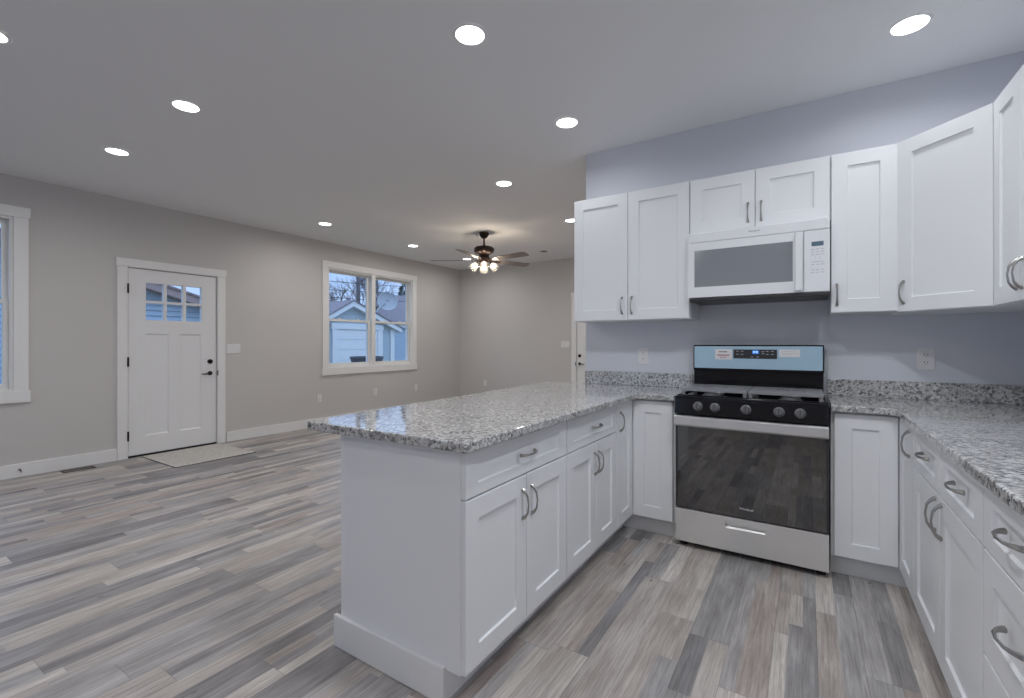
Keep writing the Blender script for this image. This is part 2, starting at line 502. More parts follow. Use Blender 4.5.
struct(MB().box(XL - WT, XR + WT, YB - WT, YF + WT, -.12, 0), 'floor', M['floor'], 'grey brown weathered wood plank floor through kitchen and living room', 'floor')
struct(MB().box(XL - WT, XR + WT, YB - WT, YF + WT, H, H + .12), 'ceiling', M['ceiling'], 'flat pale grey ceiling dotted with round recessed lights', 'ceiling')

# openings in the left wall (y0, y1, z0, z1)
W1 = (-.05, 1.104, .80, 2.41)
D1 = (1.935, 2.847, 0, 2.068)
W2 = (4.395, 6.19, .866, 2.405)
mb = MB()
ys = [YB - WT, W1[0], W1[1], D1[0], D1[1], W2[0], W2[1], YF + WT]
for i in range(len(ys) - 1):
    hole = {1: W1, 3: D1, 5: W2}.get(i)
    if hole is None: mb.box(XL - WT, XL, ys[i], ys[i + 1], 0, H)
    else:
        if hole[2] > 0: mb.box(XL - WT, XL, ys[i], ys[i + 1], 0, hole[2])
        mb.box(XL - WT, XL, ys[i], ys[i + 1], hole[3], H)
struct(mb, 'wall_left', M['wall'], 'long greige wall with the front door and the windows', 'wall')
mb = MB()
D2 = (-3.488, -2.57, 2.068)
mb.box(XL, D2[0], YF, YF + WT, 0, H); mb.box(D2[1], KX + .12, YF, YF + WT, 0, H); mb.box(D2[0], D2[1], YF, YF + WT, D2[2], H)
struct(mb, 'wall_far', M['wall'], 'greige far wall of the living room behind the ceiling fan', 'wall')
struct(MB().box(KX, XR + WT, YW, YW + .12, 0, H), 'wall_kitchen', M['wall_cool'], 'cool grey kitchen wall behind the range and wall cabinets', 'wall')
struct(MB().box(KX, KX + .12, YW + .12, YF, 0, H), 'wall_hall', M['wall'], 'greige side wall running back from the kitchen wall end', 'wall')
struct(MB().box(XR, XR + WT, YB, YW, 0, H), 'wall_right', M['wall_cool'], 'cool grey wall behind the right hand cabinet run', 'wall')
mb = MB()
BW = (-4.6, -1.9, .8, 2.3)
mb.box(XL, BW[0], YB - WT, YB, 0, H); mb.box(BW[1], XR + WT, YB - WT, YB, 0, H)
mb.box(BW[0], BW[1], YB - WT, YB, 0, BW[2]); mb.box(BW[0], BW[1], YB - WT, YB, BW[3], H)
struct(mb, 'wall_rear', M['wall'], 'greige wall behind the camera', 'wall')

bh, bt = .125, .016
def base_profile(mb, x0, x1, y0, y1): mb.box(x0, x1, y0, y1, 0, bh)
mb = MB(); base_profile(mb, XL, XL + bt, YB, 1.85)
struct(mb, 'baseboard_left', M['trim'], 'white baseboard on the left wall before the front door', 'baseboard', bevel=.003)
mb = MB(); base_profile(mb, XL, XL + bt, 2.945, YF)
struct(mb, 'baseboard_left_beyond_door', M['trim'], 'white baseboard on the left wall from door to far corner', 'baseboard', bevel=.003)
mb = MB(); base_profile(mb, XL + bt, -3.59, YF - bt, YF)
struct(mb, 'baseboard_far', M['trim'], 'white baseboard along the far living room wall', 'baseboard', bevel=.003)

# ------------------------------------------------------------------ doors
def door(name, label, Mx, w, h, lites, hw_left, panels, kind_label):
    """local frame: x from hinge-jamb left edge to right, z from floor; outward is -y; casing face at y=-0.02"""
    loc = Mx @ Vector((w / 2, 0, 0))
    t = thing(name, label, 'door', loc, kind='structure')
    cw, ct = .088, .02
    c = MB()
    c.box(-cw, .002, -ct, 0, 0, h + .001); c.box(w - .002, w + cw, -ct, 0, 0, h + .001)
    c.box(-cw - .01, w + cw + .01, -ct - .004, 0, h + .001, h + .088)
    c.xf(Mx).build('casing', M['trim'], t, bevel=.002)
    j = MB()
    j.box(-.006, .006, 0, .14, 0, h + .006); j.box(w - .006, w + .006, 0, .14, 0, h + .006); j.box(.006, w - .006, 0, .14, h - .004, h + .006)
    j.xf(Mx).build('jamb', M['trim'], t)
    j = MB().box(.0062, .0118, .012, .03, .02, h - .007); j.box(w - .0118, w - .0062, .012, .03, .02, h - .007); j.box(.0118, w - .0118, .012, .03, h - .0085, h - .0045)
    j.xf(Mx).build('weatherstrip', M['rubber'], t)
    MB().box(.006, w - .006, .004, .14, 0, .016).xf(Mx).build('threshold', M['threshold'], t)
    # slab: face at y=.012, 44 mm thick; lites open, panels recessed
    xs = sorted({.012, w - .012} | {v for q in panels + lites for v in q[:2]})
    zs = sorted({.022, h - .009} | {v for q in panels + lites for v in q[2:]})
    s = MB()
    for i in range(len(xs) - 1):
        for k in range(len(zs) - 1):
            cx, cz = (xs[i] + xs[i + 1]) / 2, (zs[k] + zs[k + 1]) / 2
            inn = lambda q: q[0] < cx < q[1] and q[2] < cz < q[3]
            if any(inn(q) for q in lites): continue
            y0 = .004
            if any(inn(q) for q in panels): y0 = .014
            s.box(xs[i], xs[i + 1], y0, .056, zs[k], zs[k + 1])
    slab = s.xf(Mx).build('slab', M['door'], t)
    # moulded bevel round each panel
    b = MB()
    for x0, x1, z0, z1 in panels:
        e = .014
        for (p, q) in (((x0, z0), (x1, z0)), ((x1, z0), (x1, z1)), ((x1, z1), (x0, z1)), ((x0, z1), (x0, z0))):
            i0 = (x0 + e if p[0] == x0 else x1 - e, z0 + e if p[1] == z0 else z1 - e)
            i1 = (x0 + e if q[0] == x0 else x1 - e, z0 + e if q[1] == z0 else z1 - e)
            vs = [b.bm.verts.new((p[0], .0042, p[1])), b.bm.verts.new((q[0], .0042, q[1])), b.bm.verts.new((i1[0],   .0139, i1[1])), b.bm.verts.new((i0[0], .0139, i0[1]))]
            b.face(vs)
    b.xf(Mx).build('panel_moulding', M['door'], t)
    for x0, x1, z0, z1 in lites:
        MB().box(x0, x1, .032, .038, z0, z1).xf(Mx).build('glass_pane', M['glass'], t)
    hx = .066 if hw_left else w - .083
    d = 1 if hw_left else -1
    l = MB().lathe([(.026, .004), (.026, -.004), (.02, -.006)], (hx, 0, .875), 'y', 20)
    l.tube([(hx, -.004, .875), (hx, -.04, .875)], .010, 10)
    l.tube([(hx, -.040, .875), (hx + d * .03, -.044, .874), (hx + d * .075, -.044, .868), (hx + d * .11, -.042, .872)], [.011, .010, .008, .006], 10)
    l.xf(Mx).build('lever_handle', M['black_metal'], t, smooth=True)
    l = MB().lathe([(.028, .004), (.028, -.008), (.022, -.014), (.008, -.015)], (hx, 0, 1.018), 'y', 20)
    l.box(hx - .004, hx + .004, -.026, -.014, 1.003, 1.033)
    l.xf(Mx).build('deadbolt', M['black_metal'], t, smooth=True)
    ex = .0 if hw_left else w
    MB().box(ex - .012, ex + .002, -.0215, -.0202, .845, .905).xf(Mx).build('strike_plate', M['black_metal'], t)
    for z in (1.83, 1.04, .24):
        xx = w if hw_left else 0
        m_ = MB().tube([(xx + .004, -.027, z - .052), (xx + .004, -.027, z + .052)], .0065, 8)
        m_.box(xx - .006, xx + .008, -.0225, -.0202, z - .05, z + .05)
        m_.xf(Mx).build('hinge', M['black_metal'], t)
    return t

Mx = frame(XL, 1.94, 0, 90)
cols = [(.169, .338), (.367, .530), (.560, .727)]
lites = [(a, b, z0, z1) for a, b in cols for z0, z1 in ((1.498, 1.686), (1.712, 1.91))]
door('door_1', 'white front door with six small glass lites on the left wall', Mx, .90, 2.063, lites, False, [(.164, .390, .22, 1.345), (.496, .722, .22, 1.345)], 'front')
Mx = frame(-3.484, YF, 0, 0)
door('door_2', 'white panel door on far wall, mostly hidden behind wall cabinets', Mx, .91, 2.063, [], True, [(.16, .40, .22, 1.0), (.51, .75, .22, 1.0), (.16, .40, 1.14, 1.92), (.51, .75, 1.14, 1.92)], 'far')

# ------------------------------------------------------------------ windows
def window(name, label, y0, y1, z0, z1, units, casing=.09, mull=.12, meet=None):
    """double-hung units in the left wall opening"""
    t = thing(name, label, 'window', (XL, (y0 + y1) / 2, z0), kind='structure')
    Mx = frame(XL, y0, 0, 90)
    w = y1 - y0
    c = MB()
    c.box(-casing, .008, -.02, 0, z0 - .008, z1); c.box(w - .008, w + casing, -.02, 0, z0 - .008, z1)
    if units == 2: pass
    c.xf(Mx).build('side_casing', M['trim'], t, bevel=.002)
    MB().box(-casing - .012, w + casing + .012, -.026, 0, z1 - .008, z1 + .09).xf(Mx).build('head_casing', M['trim'], t, bevel=.003)
    MB().box(-casing - .012, w + casing + .012, -.026, 0, z0 - .11, z0).xf(Mx).build('apron', M['trim'], t, bevel=.003)
    j = MB()
    for a, b in ((-.004, .03), (w - .03, w + .004)): j.box(a, b, 0, WT, z0, z1)
    j.box(.03, w - .03, 0, WT, z1 - .03, z1 + .004); j.box(.03, w - .03, 0, WT, z0 - .004, z0 + .02)
    j.xf(Mx).build('frame', M['vinyl'], t)
    if units == 2:
        m0, m1 = w * .5 - .08 + .03, w * .5 + .03
        ml = MB(); ml.box(m0, m1, -.004, WT, z0 + .02, z1 - .03)
        ml.xf(Mx).build('mullion', M['vinyl'], t, bevel=.003)
        spans = [(.03, m0), (m1, w - .03)]
    else: spans = [(.03, w - .03)]
    zm = meet
    for a, b in spans:
        lz0, lz1, uz0, uz1 = z0 + .02, zm + .02, zm - .02, z1 - .03
        # lower sash, room side; upper sash, outer track
        for nm, y, s0, s1, st, rb, rt in (('lower_sash', .045, lz0, lz1, .036, .045, .034), ('upper_sash', .082, uz0, uz1, .036, .034, .036)):
            s = MB()
            s.box(a, a + st, y, y + .03, s0, s1); s.box(b - st, b, y, y + .03, s0, s1)
            s.box(a + st, b - st, y, y + .03, s0, s0 + rb); s.box(a + st, b - st, y, y + .03, s1 - rt, s1)
            so = s.xf(Mx).build(nm, M['vinyl'], t)
            MB().box(a + st, b - st, y + .012, y + .018, s0 + rb, s1 - rt).xf(Mx).build('glass_pane', M['glass'], so)
            if nm == 'lower_sash':
                for f in (.28, .72):
                    xx = a + (b - a) * f
                    k = MB().box(xx - .03, xx + .03, y - .002, y + .03, s1, s1 + .01)
                    k.lathe([(.012, s1 + .01), (.012, s1 + .022)], (xx, y + .014, 0), 'z', 10)
                    k.xf(Mx).build('sash_lock', M['vinyl'], so)
    return t
window('window_1', 'white framed window at left edge of the photo', W1[0], W1[1], W1[2], W1[3], 1, meet=1.62)
window('window_2', 'white double window on left wall showing garage and bare trees', W2[0], W2[1], W2[2], W2[3], 2, meet=1.60)
# unseen rear window, added to let daylight in from behind the camera
t = thing('added_rear_window', 'unseen wide white window added behind the camera for daylight', 'window', (-3.25, YB, .8), kind='structure')
mb = MB(); mb.box(BW[0] - .09, BW[0], YB, YB + .02, BW[2], BW[3]); mb.box(BW[1], BW[1] + .09, YB, YB + .02, BW[2], BW[3])
mb.box(BW[0] - .1, BW[1] + .1, YB, YB + .026, BW[3], BW[3] + .09); mb.box(BW[0] - .1, BW[1] + .1, YB, YB + .026, BW[2] - .09, BW[2])
mb.build('casing', M['trim'], t)
mb = MB()
for x in (BW[0] + .02, -3.7, -2.8, BW[1] - .02): mb.box(x - .025, x + .025, YB - .1, YB - .05, BW[2], BW[3])
mb.box(BW[0], BW[1], YB - .1, YB - .05, BW[2], BW[2] + .05); mb.box(BW[0], BW[1], YB - .1, YB - .05, BW[3] - .05, BW[3])
mb.build('frame', M['vinyl'], t)
MB().box(BW[0], BW[1], YB - .08, YB - .075, BW[2] + .05, BW[3] - .05).build('glass_pane', M['glass'], t)

# ================================================================== KITCHEN BASE CABINETS
IX = -.962           # peninsula door face (faces +X)
RX = .386            # right run door face (faces -X)
CY = 2.969           # range-wall door face (faces -Y)
UY = 3.2034          # wall-cabinet door face

def add_door(root, Mx, x0, x1, z0, z1, handle=None, name='door', rail=.074):
    """handle = (x, z, vertical)"""
    d = shaker(MB(), x1 - x0, z1 - z0, rail=rail).xf(Mx @ Matrix.Translation((x0, 0, z0))).build(name, M['cab'], root)
    if handle:
        hx, hz, v = handle
        pull(MB(), vertical=v).xf(Mx @ Matrix.Translation((hx, -.02, hz))).build('handle', M['nickel'], d, smooth=True)
    return d

# --- peninsula cabinets. local x = world Y - 1.2121
PM = frame(IX - .02, 0, 0, 90)        # local x equals world y here
def penin(name, label, y0, y1, doors, drawer, end=False):
    t = thing(name, label, 'base cabinet', (-1.28, (y0 + y1) / 2, 0), 'white base cabinets along the peninsula' if False else None)
    MB().box(-1.586, IX - .0205, y0 + (.018 if end else .0), y1, .11, .878).build('carcass', M['cab'], t)
    if end:
        e = MB().prism([(0, 0)] * 0, 0, 0) if False else MB()
        pts = [(-1.586, 0), (-1.05, 0), (-1.05, .114), (IX - .0195, .114), (IX - .0195, .878), (-1.586, .878)]
        a = [e.bm.verts.new((x, y0, z)) for x, z in pts]; b = [e.bm.verts.new((x, y0 + .018, z)) for x, z in pts]
        e.face(a); e.face(b[::-1])
        for i in range(6): e.face([a[i], b[i], b[(i + 1) % 6], a[(i + 1) % 6]])
        e.build('end_panel', M['cab'], t)
    MB().box(-1.50, -1.05, y0 + (.018 if end else 0), y1, 0, .11).build('toe_kick', M['cab'], t)
    for a, b, hx in doors: add_door(t, PM, a, b, .118, .704, (hx, .592, True))
    a, b = drawer
    add_door(t, PM, a, b, .711, .868, ((a + b) / 2 + .02, .79, False), 'drawer', .07)
    return t
penin('base_cabinet', 'white drawer and two door base cabinet at the open end of the peninsula', 1.2121, 1.986,
      [(1.216, 1.612, 1.58), (1.616, 1.982, 1.651)], (1.216, 1.982), True)
penin('base_cabinet', 'white drawer and two door base cabinet, second from the peninsula end', 1.988, 2.668,
      [(1.992, 2.328 + .02, 2.325), (2.352, 2.664, 2.385)], (1.992, 2.664))

def corner_cab(label, poly, loc, toe_poly, doors):
    t = thing('corner_base_cabinet', label, 'base cabinet', loc)
    MB().prism(poly, .11, .878).build('carcass', M['cab'], t)
    MB().prism(toe_poly, 0, .11).build('toe_kick', M['cab'], t)
    for Mx, a, b, hd in doors: add_door(t, Mx, a, b, .118, .868, hd)
    return t
KM = frame(0, CY + .02, 0, 0)
corner_cab('white corner base cabinet between peninsula and left side of the range',
           [(-1.586, 2.67), (IX - .0205, 2.67), (IX - .0205, CY + .0205), (-.69, CY + .0205), (-.69, 3.495), (-1.586, 3.495)], (-1.3, 3.2, 0),
           [(-1.5, 2.67), (-1.05, 2.67), (-1.05, 3.04), (-.69, 3.04), (-.69, 3.48), (-1.5, 3.48)],
           [(PM, 2.672, 2.966, (2.724, .76, True)), (KM, -.960, -.708, None)])
RM = frame(RX + .02, 0, 0, -90)       # local x = -world y
corner_cab('white corner base cabinet right of the range, under the outlet',
           [(.106, CY + .0205), (RX + .0205, CY + .0205), (RX + .0205, 2.609), (1.01, 2.609), (1.01, 3.495), (.106, 3.495)], (.7, 3.2, 0),
           [(.106, 3.04), (.445, 3.04), (.445, 2.609), (.95, 2.609), (.95, 3.48), (.106, 3.48)],
           [(KM, .121, .383, None), (RM, -2.966, -2.613, (-2.69, .787, True))])
def right_cab(name, label, y0, y1):
    t = thing(name, label, 'base cabinet', (.71, (y0 + y1) / 2, 0))
    MB().box(RX + .0205, 1.01, y0, y1, .11, .878).build('carcass', M['cab'], t)
    MB().box(.445, .95, y0, y1, 0, .11).build('toe_kick', M['cab'], t)
    return t
t = right_cab('base_cabinet', 'white base cabinet with two drawers over two doors on the right run', 1.677, 2.607)
add_door(t, RM, -2.603, -2.144, .118, .704, (-2.195, .628, True))
add_door(t, RM, -2.140, -1.681, .118, .704, (-2.105, .628, True))
add_door(t, RM, -2.603, -2.144, .711, .868, (-2.36, .80, False), 'drawer', .07)
add_door(t, RM, -2.140, -1.681, .711, .868, (-1.90, .80, False), 'drawer', .07)
t = right_cab('drawer_cabinet', 'white three drawer base cabinet at the right edge of the photo', 1.215, 1.675)
add_door(t, RM, -1.671, -1.219, .711, .868, (-1.46, .80, False), 'drawer', .07)
add_door(t, RM, -1.671, -1.219, .438, .704, (-1.46, .572, False), 'drawer')
add_door(t, RM, -1.671, -1.219, .118, .431, (-1.46, .28, False), 'drawer')

# peninsula back panel and skirting
tag(MB().box(-1.608, -1.5865, 1.2121, 3.62, .0, .878).build('back_panel', M['cab'], bevel=.002),
    'white flat panel covering the living room side of the peninsula', 'panel')
struct(MB().box(-1.633, -1.045, 1.195, 1.2118, 0, .128), 'baseboard_peninsula', M['trim'], 'white baseboard across the end of the peninsula', 'baseboard', bevel=.003)

# ------------------------------------------------------------------ granite
def arc(cx, cy, r, a0, a1, n=5): return [(cx + r * math.cos(R(a0 + (a1 - a0) * i / n)), cy + r * math.sin(R(a0 + (a1 - a0) * i / n))) for i in range(n + 1)]
ZT, ZB = .914, .879
pts = arc(-1.735, 1.17, .02, 180, 270) + arc(-.937, 1.182, .012, 270, 360) + arc(-.885, 2.90, .04, 180, 90) + [(-.69, 2.94), (-.69, YW - .0005), (-1.86, YW - .0005)]
tag(MB().prism(pts, ZB, ZT).build('countertop', M['granite'], bevel=.006, seg=3), 'speckled grey granite countertop on the peninsula, left of the range', 'countertop')
pts = [(.106, 2.94)] + arc(.328, 2.90, .04, 90, 0) + [(.368, 1.20), (XR - .0005, 1.20), (XR - .0005, YW - .0005), (.106, YW - .0005)]
tag(MB().prism(pts, ZB, ZT).build('countertop', M['granite'], bevel=.006, seg=3), 'speckled grey granite countertop right of the range, turning along the right wall', 'countertop')
tag(MB().box(KX, -.69, YW - .021, YW - .0005, ZT + .0003, 1.016).build('backsplash', M['granite'], bevel=.002),
    'low speckled granite backsplash strip left of the range', 'backsplash')
tag(MB().box(.106, XR - .022, YW - .021, YW - .0005, ZT + .0003, 1.016).build('backsplash', M['granite'], bevel=.002),
    'low speckled granite backsplash strip right of the range', 'backsplash')
tag(MB().box(XR - .021, XR - .0005, 1.20, YW - .0005, ZT + .0003, 1.016).build('backsplash', M['granite'], bevel=.002),
    'low granite backsplash strip along the right wall under the last wall cabinet', 'backsplash')

# ================================================================== WALL CABINETS
UM = frame(0, UY + .02, 0, 0)
ub, ut = 1.402, 2.315
def upper(label, x0, x1, z0, z1, doors, hz):
    t = thing('wall_cabinet', label, 'wall cabinet', ((x0 + x1) / 2, 3.36, z0))
    MB().box(x0, x1, UY + .0205, YW - .001, z0, z1).build('carcass', M['cab'], t)
    for a, b, hx in doors: add_door(t, UM, a, b, z0 + .003, z1 - .003, (hx, hz, True))
    return t
upper('white two door wall cabinet left of the microwave', -1.4925, -.655, ub, ut, [(-1.490, -1.076, -1.116), (-1.072, -.658, -1.045)], 1.508)
upper('short white two door wall cabinet above the microwave', -.654, .1135, 1.948, ut, [(-.650, -.272, -.310), (-.268, .108, -.237)], 2.05)
upper('narrow white one door wall cabinet right of the microwave', .1145, .4135, ub + .008, ut, [(.117, .4105, .143)], 1.513)
t = thing('corner_wall_cabinet', 'white diagonal corner wall cabinet above the right outlet', 'wall cabinet', (.75, 3.2, ub))
MB().prism([(.4145, UY + .0205), (.72, 2.898), (XR - .001, 2.898), (XR - .001, YW - .001), (.4145, YW - .001)], ub, ut).build('carcass', M['cab'], t)
ang = math.degrees(math.atan2(2.898 - (UY + .0205), .72 - .4145)); dl = math.hypot(.3055, .3259)
DM = frame(.4145, UY + .0205, 0, ang) @ Matrix.Translation((0, -.0005, 0))
add_door(t, DM, .012, dl - .010, ub + .004, ut - .003, (.045, 1.508, True))
t = thing('wall_cabinet', 'white wall cabinet on the right wall, cut by the photo edge', 'wall cabinet', (.87, 2.6, ub))
MB().box(.7205, XR - .001, 2.275, 2.8975, ub, ut).build('carcass', M['cab'], t)
SM = frame(.7205, 0, 0, -90)
add_door(t, SM, -2.892, -2.588, ub + .003, ut - .003, (-2.612, 1.51, True))
add_door(t, SM, -2.584, -2.280, ub + .003, ut - .003, (-2.56, 1.51, True))

# ================================================================== MICROWAVE
mx0, mx1, my, mz0, mz1 = -.647, .1075, 3.13, 1.527, 1.945
t = thing('microwave', 'white over-range microwave with grey window', 'microwave', ((mx0 + mx1) / 2, 3.3, mz0))
MB().box(mx0, mx1, my + .03, YW - .002, mz0, mz1).build('housing', M['appl'], t, bevel=.003)
MB().box(mx0, mx1, my + .003, my + .03, mz1 - .062, mz1).build('vent_grille', M['appl'], t, bevel=.006)
dx1 = -.018
s = MB(); wx0, wx1, wz0, wz1 = mx0 + .036, dx1 - .052, mz0 + .07, mz1 - .115
s.box(mx0, wx0, my, my + .029, mz0 + .004, mz1 - .065); s.box(wx1, dx1, my, my + .029, mz0 + .004, mz1 - .065)
s.box(wx0, wx1, my, my + .029, mz0 + .004, wz0); s.box(wx0, wx1, my, my + .029, wz1, mz1 - .065)
d = s.build('door', M['appl'], t)
MB().box(wx0, wx1, my + .0015, my + .012, wz0, wz1).build('window', M['micro_glass'], d)
h = MB(); hx = dx1 - .024
h.box(hx - .017, hx + .017, my - .026, my - .008, mz0 + .012, mz1 - .07); h.box(hx - .01, hx + .01, my - .009, my - .0003, mz0 + .03, mz0 + .06); h.box(hx - .01, hx + .01, my - .009, my - .0003, mz1 - .12, mz1 - .09)
h.build('handle', M['appl'], d, bevel=.005)
cp = MB().box(dx1 + .003, mx1, my + .002, my + .029, mz0 + .004, mz1 - .065).build('control_panel', M['appl'], t, bevel=.002)
MB().box(.021, .078, my + .0008, my + .0018, 1.79, 1.815).build('display', M['lcd_off'], cp)
k = MB().box(.017, .083, my + .0015, my + .0019, 1.630, 1.782); k.mi = 1
for zi, z in enumerate((1.772, 1.757, 1.741, 1.70, 1.685, 1.655, 1.64)):
    for xi, x in enumerate((.027, .05, .073)):
        w_ = .007 if (zi + xi) % 3 else .009
        k.box(x - w_, x + w_, my + .001, my + .0018, z - .0022, z + .0022)
for x in (.039, .061): k.box(x - .0006, x + .0006, my + .001, my + .0018, 1.692, 1.735)
k.build('keypad_overlay', [M['appl'], M['ink_light']], cp)
text_mesh('logo', 'Whirlpool', .015, Matrix.Translation((-.27, my + .0025, mz1 - .028)) @ TXT, M['ink'], t)
u = MB().box(mx0 + .004, mx1 - .002, my + .006, YW - .01, mz0 - .020, mz0 - .0003)
u.build('underside_plate', M['black_plastic'], t, bevel=.004)

# ================================================================== RANGE
rx0, rx1, ry = -.680, .097, 2.925
rc = (rx0 + rx1) / 2
t = thing('gas_range', 'stainless and black freestanding gas range with blue film backguard', 'range', (rc, 3.2, 0))
MB().box(rx0 + .004, rx1 - .004, ry + .035, 3.46, .035, .885).build('body', M['black_plastic'], t)
for x in (rx0 + .035, rx1 - .035):
    for y in (ry + .06, 3.42):
        MB().lathe([(.022, 0), (.022, .012), (.014, .016), (.014, .0345)], (x, y, 0), 'z', 16).build('foot', M['rubber'], t)
# storage drawer
dz0, dz1 = .036, .232
s = MB(); px0, px1, pz0, pz1 = -.400, -.195, .172, .196
s.box(rx0, px0, ry, ry + .034, dz0, dz1); s.box(px1, rx1, ry, ry + .034, dz0, dz1)
s.box(px0, px1, ry, ry + .034, dz0, pz0); s.box(px0, px1, ry, ry + .034, pz1, dz1); s.box(px0, px1, ry + .022, ry + .034, pz0, pz1)
d = s.build('storage_drawer', M['steel'], t)
MB().prism_x([(ry - .003, pz0 - .004), (ry - .0003, pz0 - .006), (ry + .020, pz0 + .0005), (ry + .020, pz0 + .004), (ry + .002, pz0 + .006)], px0 + .002, px1 - .002).build('finger_pull', M['steel_bright'], d)
# oven door
s = MB().box(rx0, rx1, ry, ry + .034, .240, .806)
d = s.build('oven_door', M['oven_glass'], t, bevel=.003)
fr = MB(); fy = ry - .0025
fr.box(rx0 + .001, rx0 + .012, fy, ry - .0002, .243, .74)
fr.build('door_edge', M['black_plastic'], d)
MB().box(rx1 - .012, rx1 - .001, fy, ry - .0002, .243, .74).build('door_edge', M['black_plastic'], d)
MB().box(rx0 + .001, rx1 - .001, ry - .006, ry - .0003, .738, .758).build('trim_strip', M['steel_bright'], d, bevel=.002)
h = MB(); h.prism_x([(ry - .055, .752), (ry - .046, .742), (ry - .034, .744), (ry - .032, .796), (ry - .042, .806), (ry - .054, .800)], rx0 + .002, rx1 - .002)
for x in (rx0 + .03, rx1 - .03): h.box(x - .016, x + .016, ry - .034, ry - .0003, .755, .79)
h.build('handle', M['steel_bright'], d, bevel=.002)
text_mesh('logo', 'Whirlpool', .017, Matrix.Translation((-.291, ry - .0005, .292)) @ TXT, M['plate'], d)
# control panel, tilted slightly back
cpm = MB().prism_x([(ry - .03, .812), (ry - .014, .905), (ry - .004, .918), (ry + .04, .918), (ry + .04, .812)], rx0, rx1)
cp = cpm.build('control_panel', M['black'], t, bevel=.004)
tilt = math.atan2(.016, .093)
for kx in (-.547, -.453, -.291, -.129, -.031):
    K = Matrix.Translation((kx, ry - .0205, .862)) @ Matrix.Rotation(-tilt, 4, 'X')
    k = MB().lathe([(.027, -.0003), (.027, -.007), (.023, -.009), (.020, -.027), (.0175, -.030), (.002, -.030)], (0, 0, 0), 'y', 24)
    k.xf(K).build('knob', M['knob'], t, smooth=True)
    MB().box(-.0025, .0025, -.033, -.0305, -.017, .018).xf(K).build('pointer', M['black_plastic'], t.children[-1])
    mk = MB().box(.030, .037, -.0008, -.0001, .024, .028)
    mk.xf(K).build('knob_mark', M['ink_light'], cp)
# cooktop
s = MB().box(rx0, rx1, ry + .041, 3.40, .886, .912)
s.box(rx0, rx1, ry + .041, ry + .06, .912, .922); s.box(rx0, rx0 + .014, ry + .06, 3.40, .912, .922); s.box(rx1 - .014, rx1, ry + .06, 3.40, .912, .922)
s.build('cooktop', M['black'], t, bevel=.003)
for bx, by, br in ((-.50, 3.07, .042), (-.08, 3.07, .046), (-.50, 3.29, .036), (-.08, 3.29, .04), (rc, 3.16, .036)):
    b = MB().lathe([(br * 1.25, .9123), (br * 1.2, .920), (br, .922), (br * .98, .930), (br * .3, .932)], (bx, by, 0), 'z', 20)
    b.build('burner', M['burner'], t, smooth=True)
# continuous grates, left and right halves
for gx0, gx1, bx in ((rx0 + .02, rc - .003, -.50), (rc + .003, rx1 - .02, -.08)):
    g = MB(); gy0, gy1, gz0, gz1 = ry + .065, 3.385, .944, .958
    g.box(gx0, gx1, gy0, gy0 + .018, gz0, gz1); g.box(gx0, gx1, gy1 - .018, gy1, gz0, gz1)
    for x in (gx0, gx1 - .016): g.box(x, x + .016, gy0 + .018, gy1 - .018, gz0, gz1)
    n = 13
    for i in range(1, n):
        y = gy0 + (gy1 - gy0) * i / n
        if i in (6, 7, 8):
            g.box(gx0 + .016, bx - .085, y - .011, y + .011, gz0, gz1); g.box(bx + .085, gx1 - .016, y - .011, y + .011, gz0, gz1)
            g.box(bx - .007, bx + .007, y - .017, y + .017, gz0, gz1)
        else: g.box(gx0 + .016, gx1 - .016, y - .011, y + .011, gz0, gz1)
    for x in (bx - .085, bx + .085): g.box(x - .008, x + .008, gy0 + .018, gy1 - .018, gz0 - .002, gz1 - .001)
    for x in (gx0 + .012, gx1 - .012, ):
        for y in (gy0 + .012, gy1 - .012): g.box(x - .008, x + .008, y - .008, y + .008, .9225 if False else .9125, gz0)
    g.build('grate', M['iron'], t)
# backguard
by0, by1 = 3.405, 3.478
MB().box(rx0 + .012, rx1 - .012, by0 + .012, by1, .9125, 1.056).build('riser', M['black'], t)
bg = MB().box(rx0 + .008, rx1 - .008, by0, by1, 1.05, 1.228).build('backguard', M['black'], t, bevel=.008)
fp = MB().box(rx0 + .016, rx1 - .016, by0 - .0022, by0 - .0003, 1.068, 1.218).build('film_panel', M['film'], bg, bevel=.001)
fp['label'] = 'steel panel under pale blue protective film'
yy = by0 - .0026
def on_bg(u):  # photo column on the backguard plane, used for the printed details
    return u
MB().box(-.416, -.162, yy - .0012, yy, 1.137, 1.197).build('display_panel', M['black_plastic'], bg, bevel=.0005)
lc = MB().box(-.304, -.265, yy - .0020, yy - .0014, 1.168, 1.192).build('display', M['lcd'], bg)
k = MB()
for i, x in enumerate((-.296, -.289, -.281, -.274)): k.box(x - .002, x + .002, yy - .0025, yy - .0021, 1.176, 1.186)
k.build('lit_digits', M['lcd_seg'], bg)
k = MB().box(-.408, -.172, yy - .0015, yy - .00125, 1.142, 1.1925); k.mi = 1
for x, z in ((-.392, 1.185), (-.364, 1.185), (-.364, 1.165), (-.392, 1.165), (-.305, 1.148), (-.272, 1.148), (-.242, 1.183), (-.242, 1.17), (-.217, 1.186), (-.217, 1.166), (-.188, 1.186), (-.188, 1.166)):
    k.box(x - .008, x + .008, yy - .0018, yy - .0013, z - .0018, z + .0018)
k.build('keypad_overlay', [M['black_plastic'], M['ink_light']], bg)
st = MB().box(-.530, -.424, yy - .0008, yy, 1.128, 1.198).build('warning_sticker', M['paper'], bg); st['label'] = 'white sticker with red print'
k = MB()
for z, a, b in ((1.160, -.518, -.437), (1.154, -.513, -.445), (1.142, -.500, -.460)): k.box(a, b, yy - .0012, yy - .0009, z - .0018, z + .0018)
k.build('red_print', M['ink_red'], st)
k = MB()
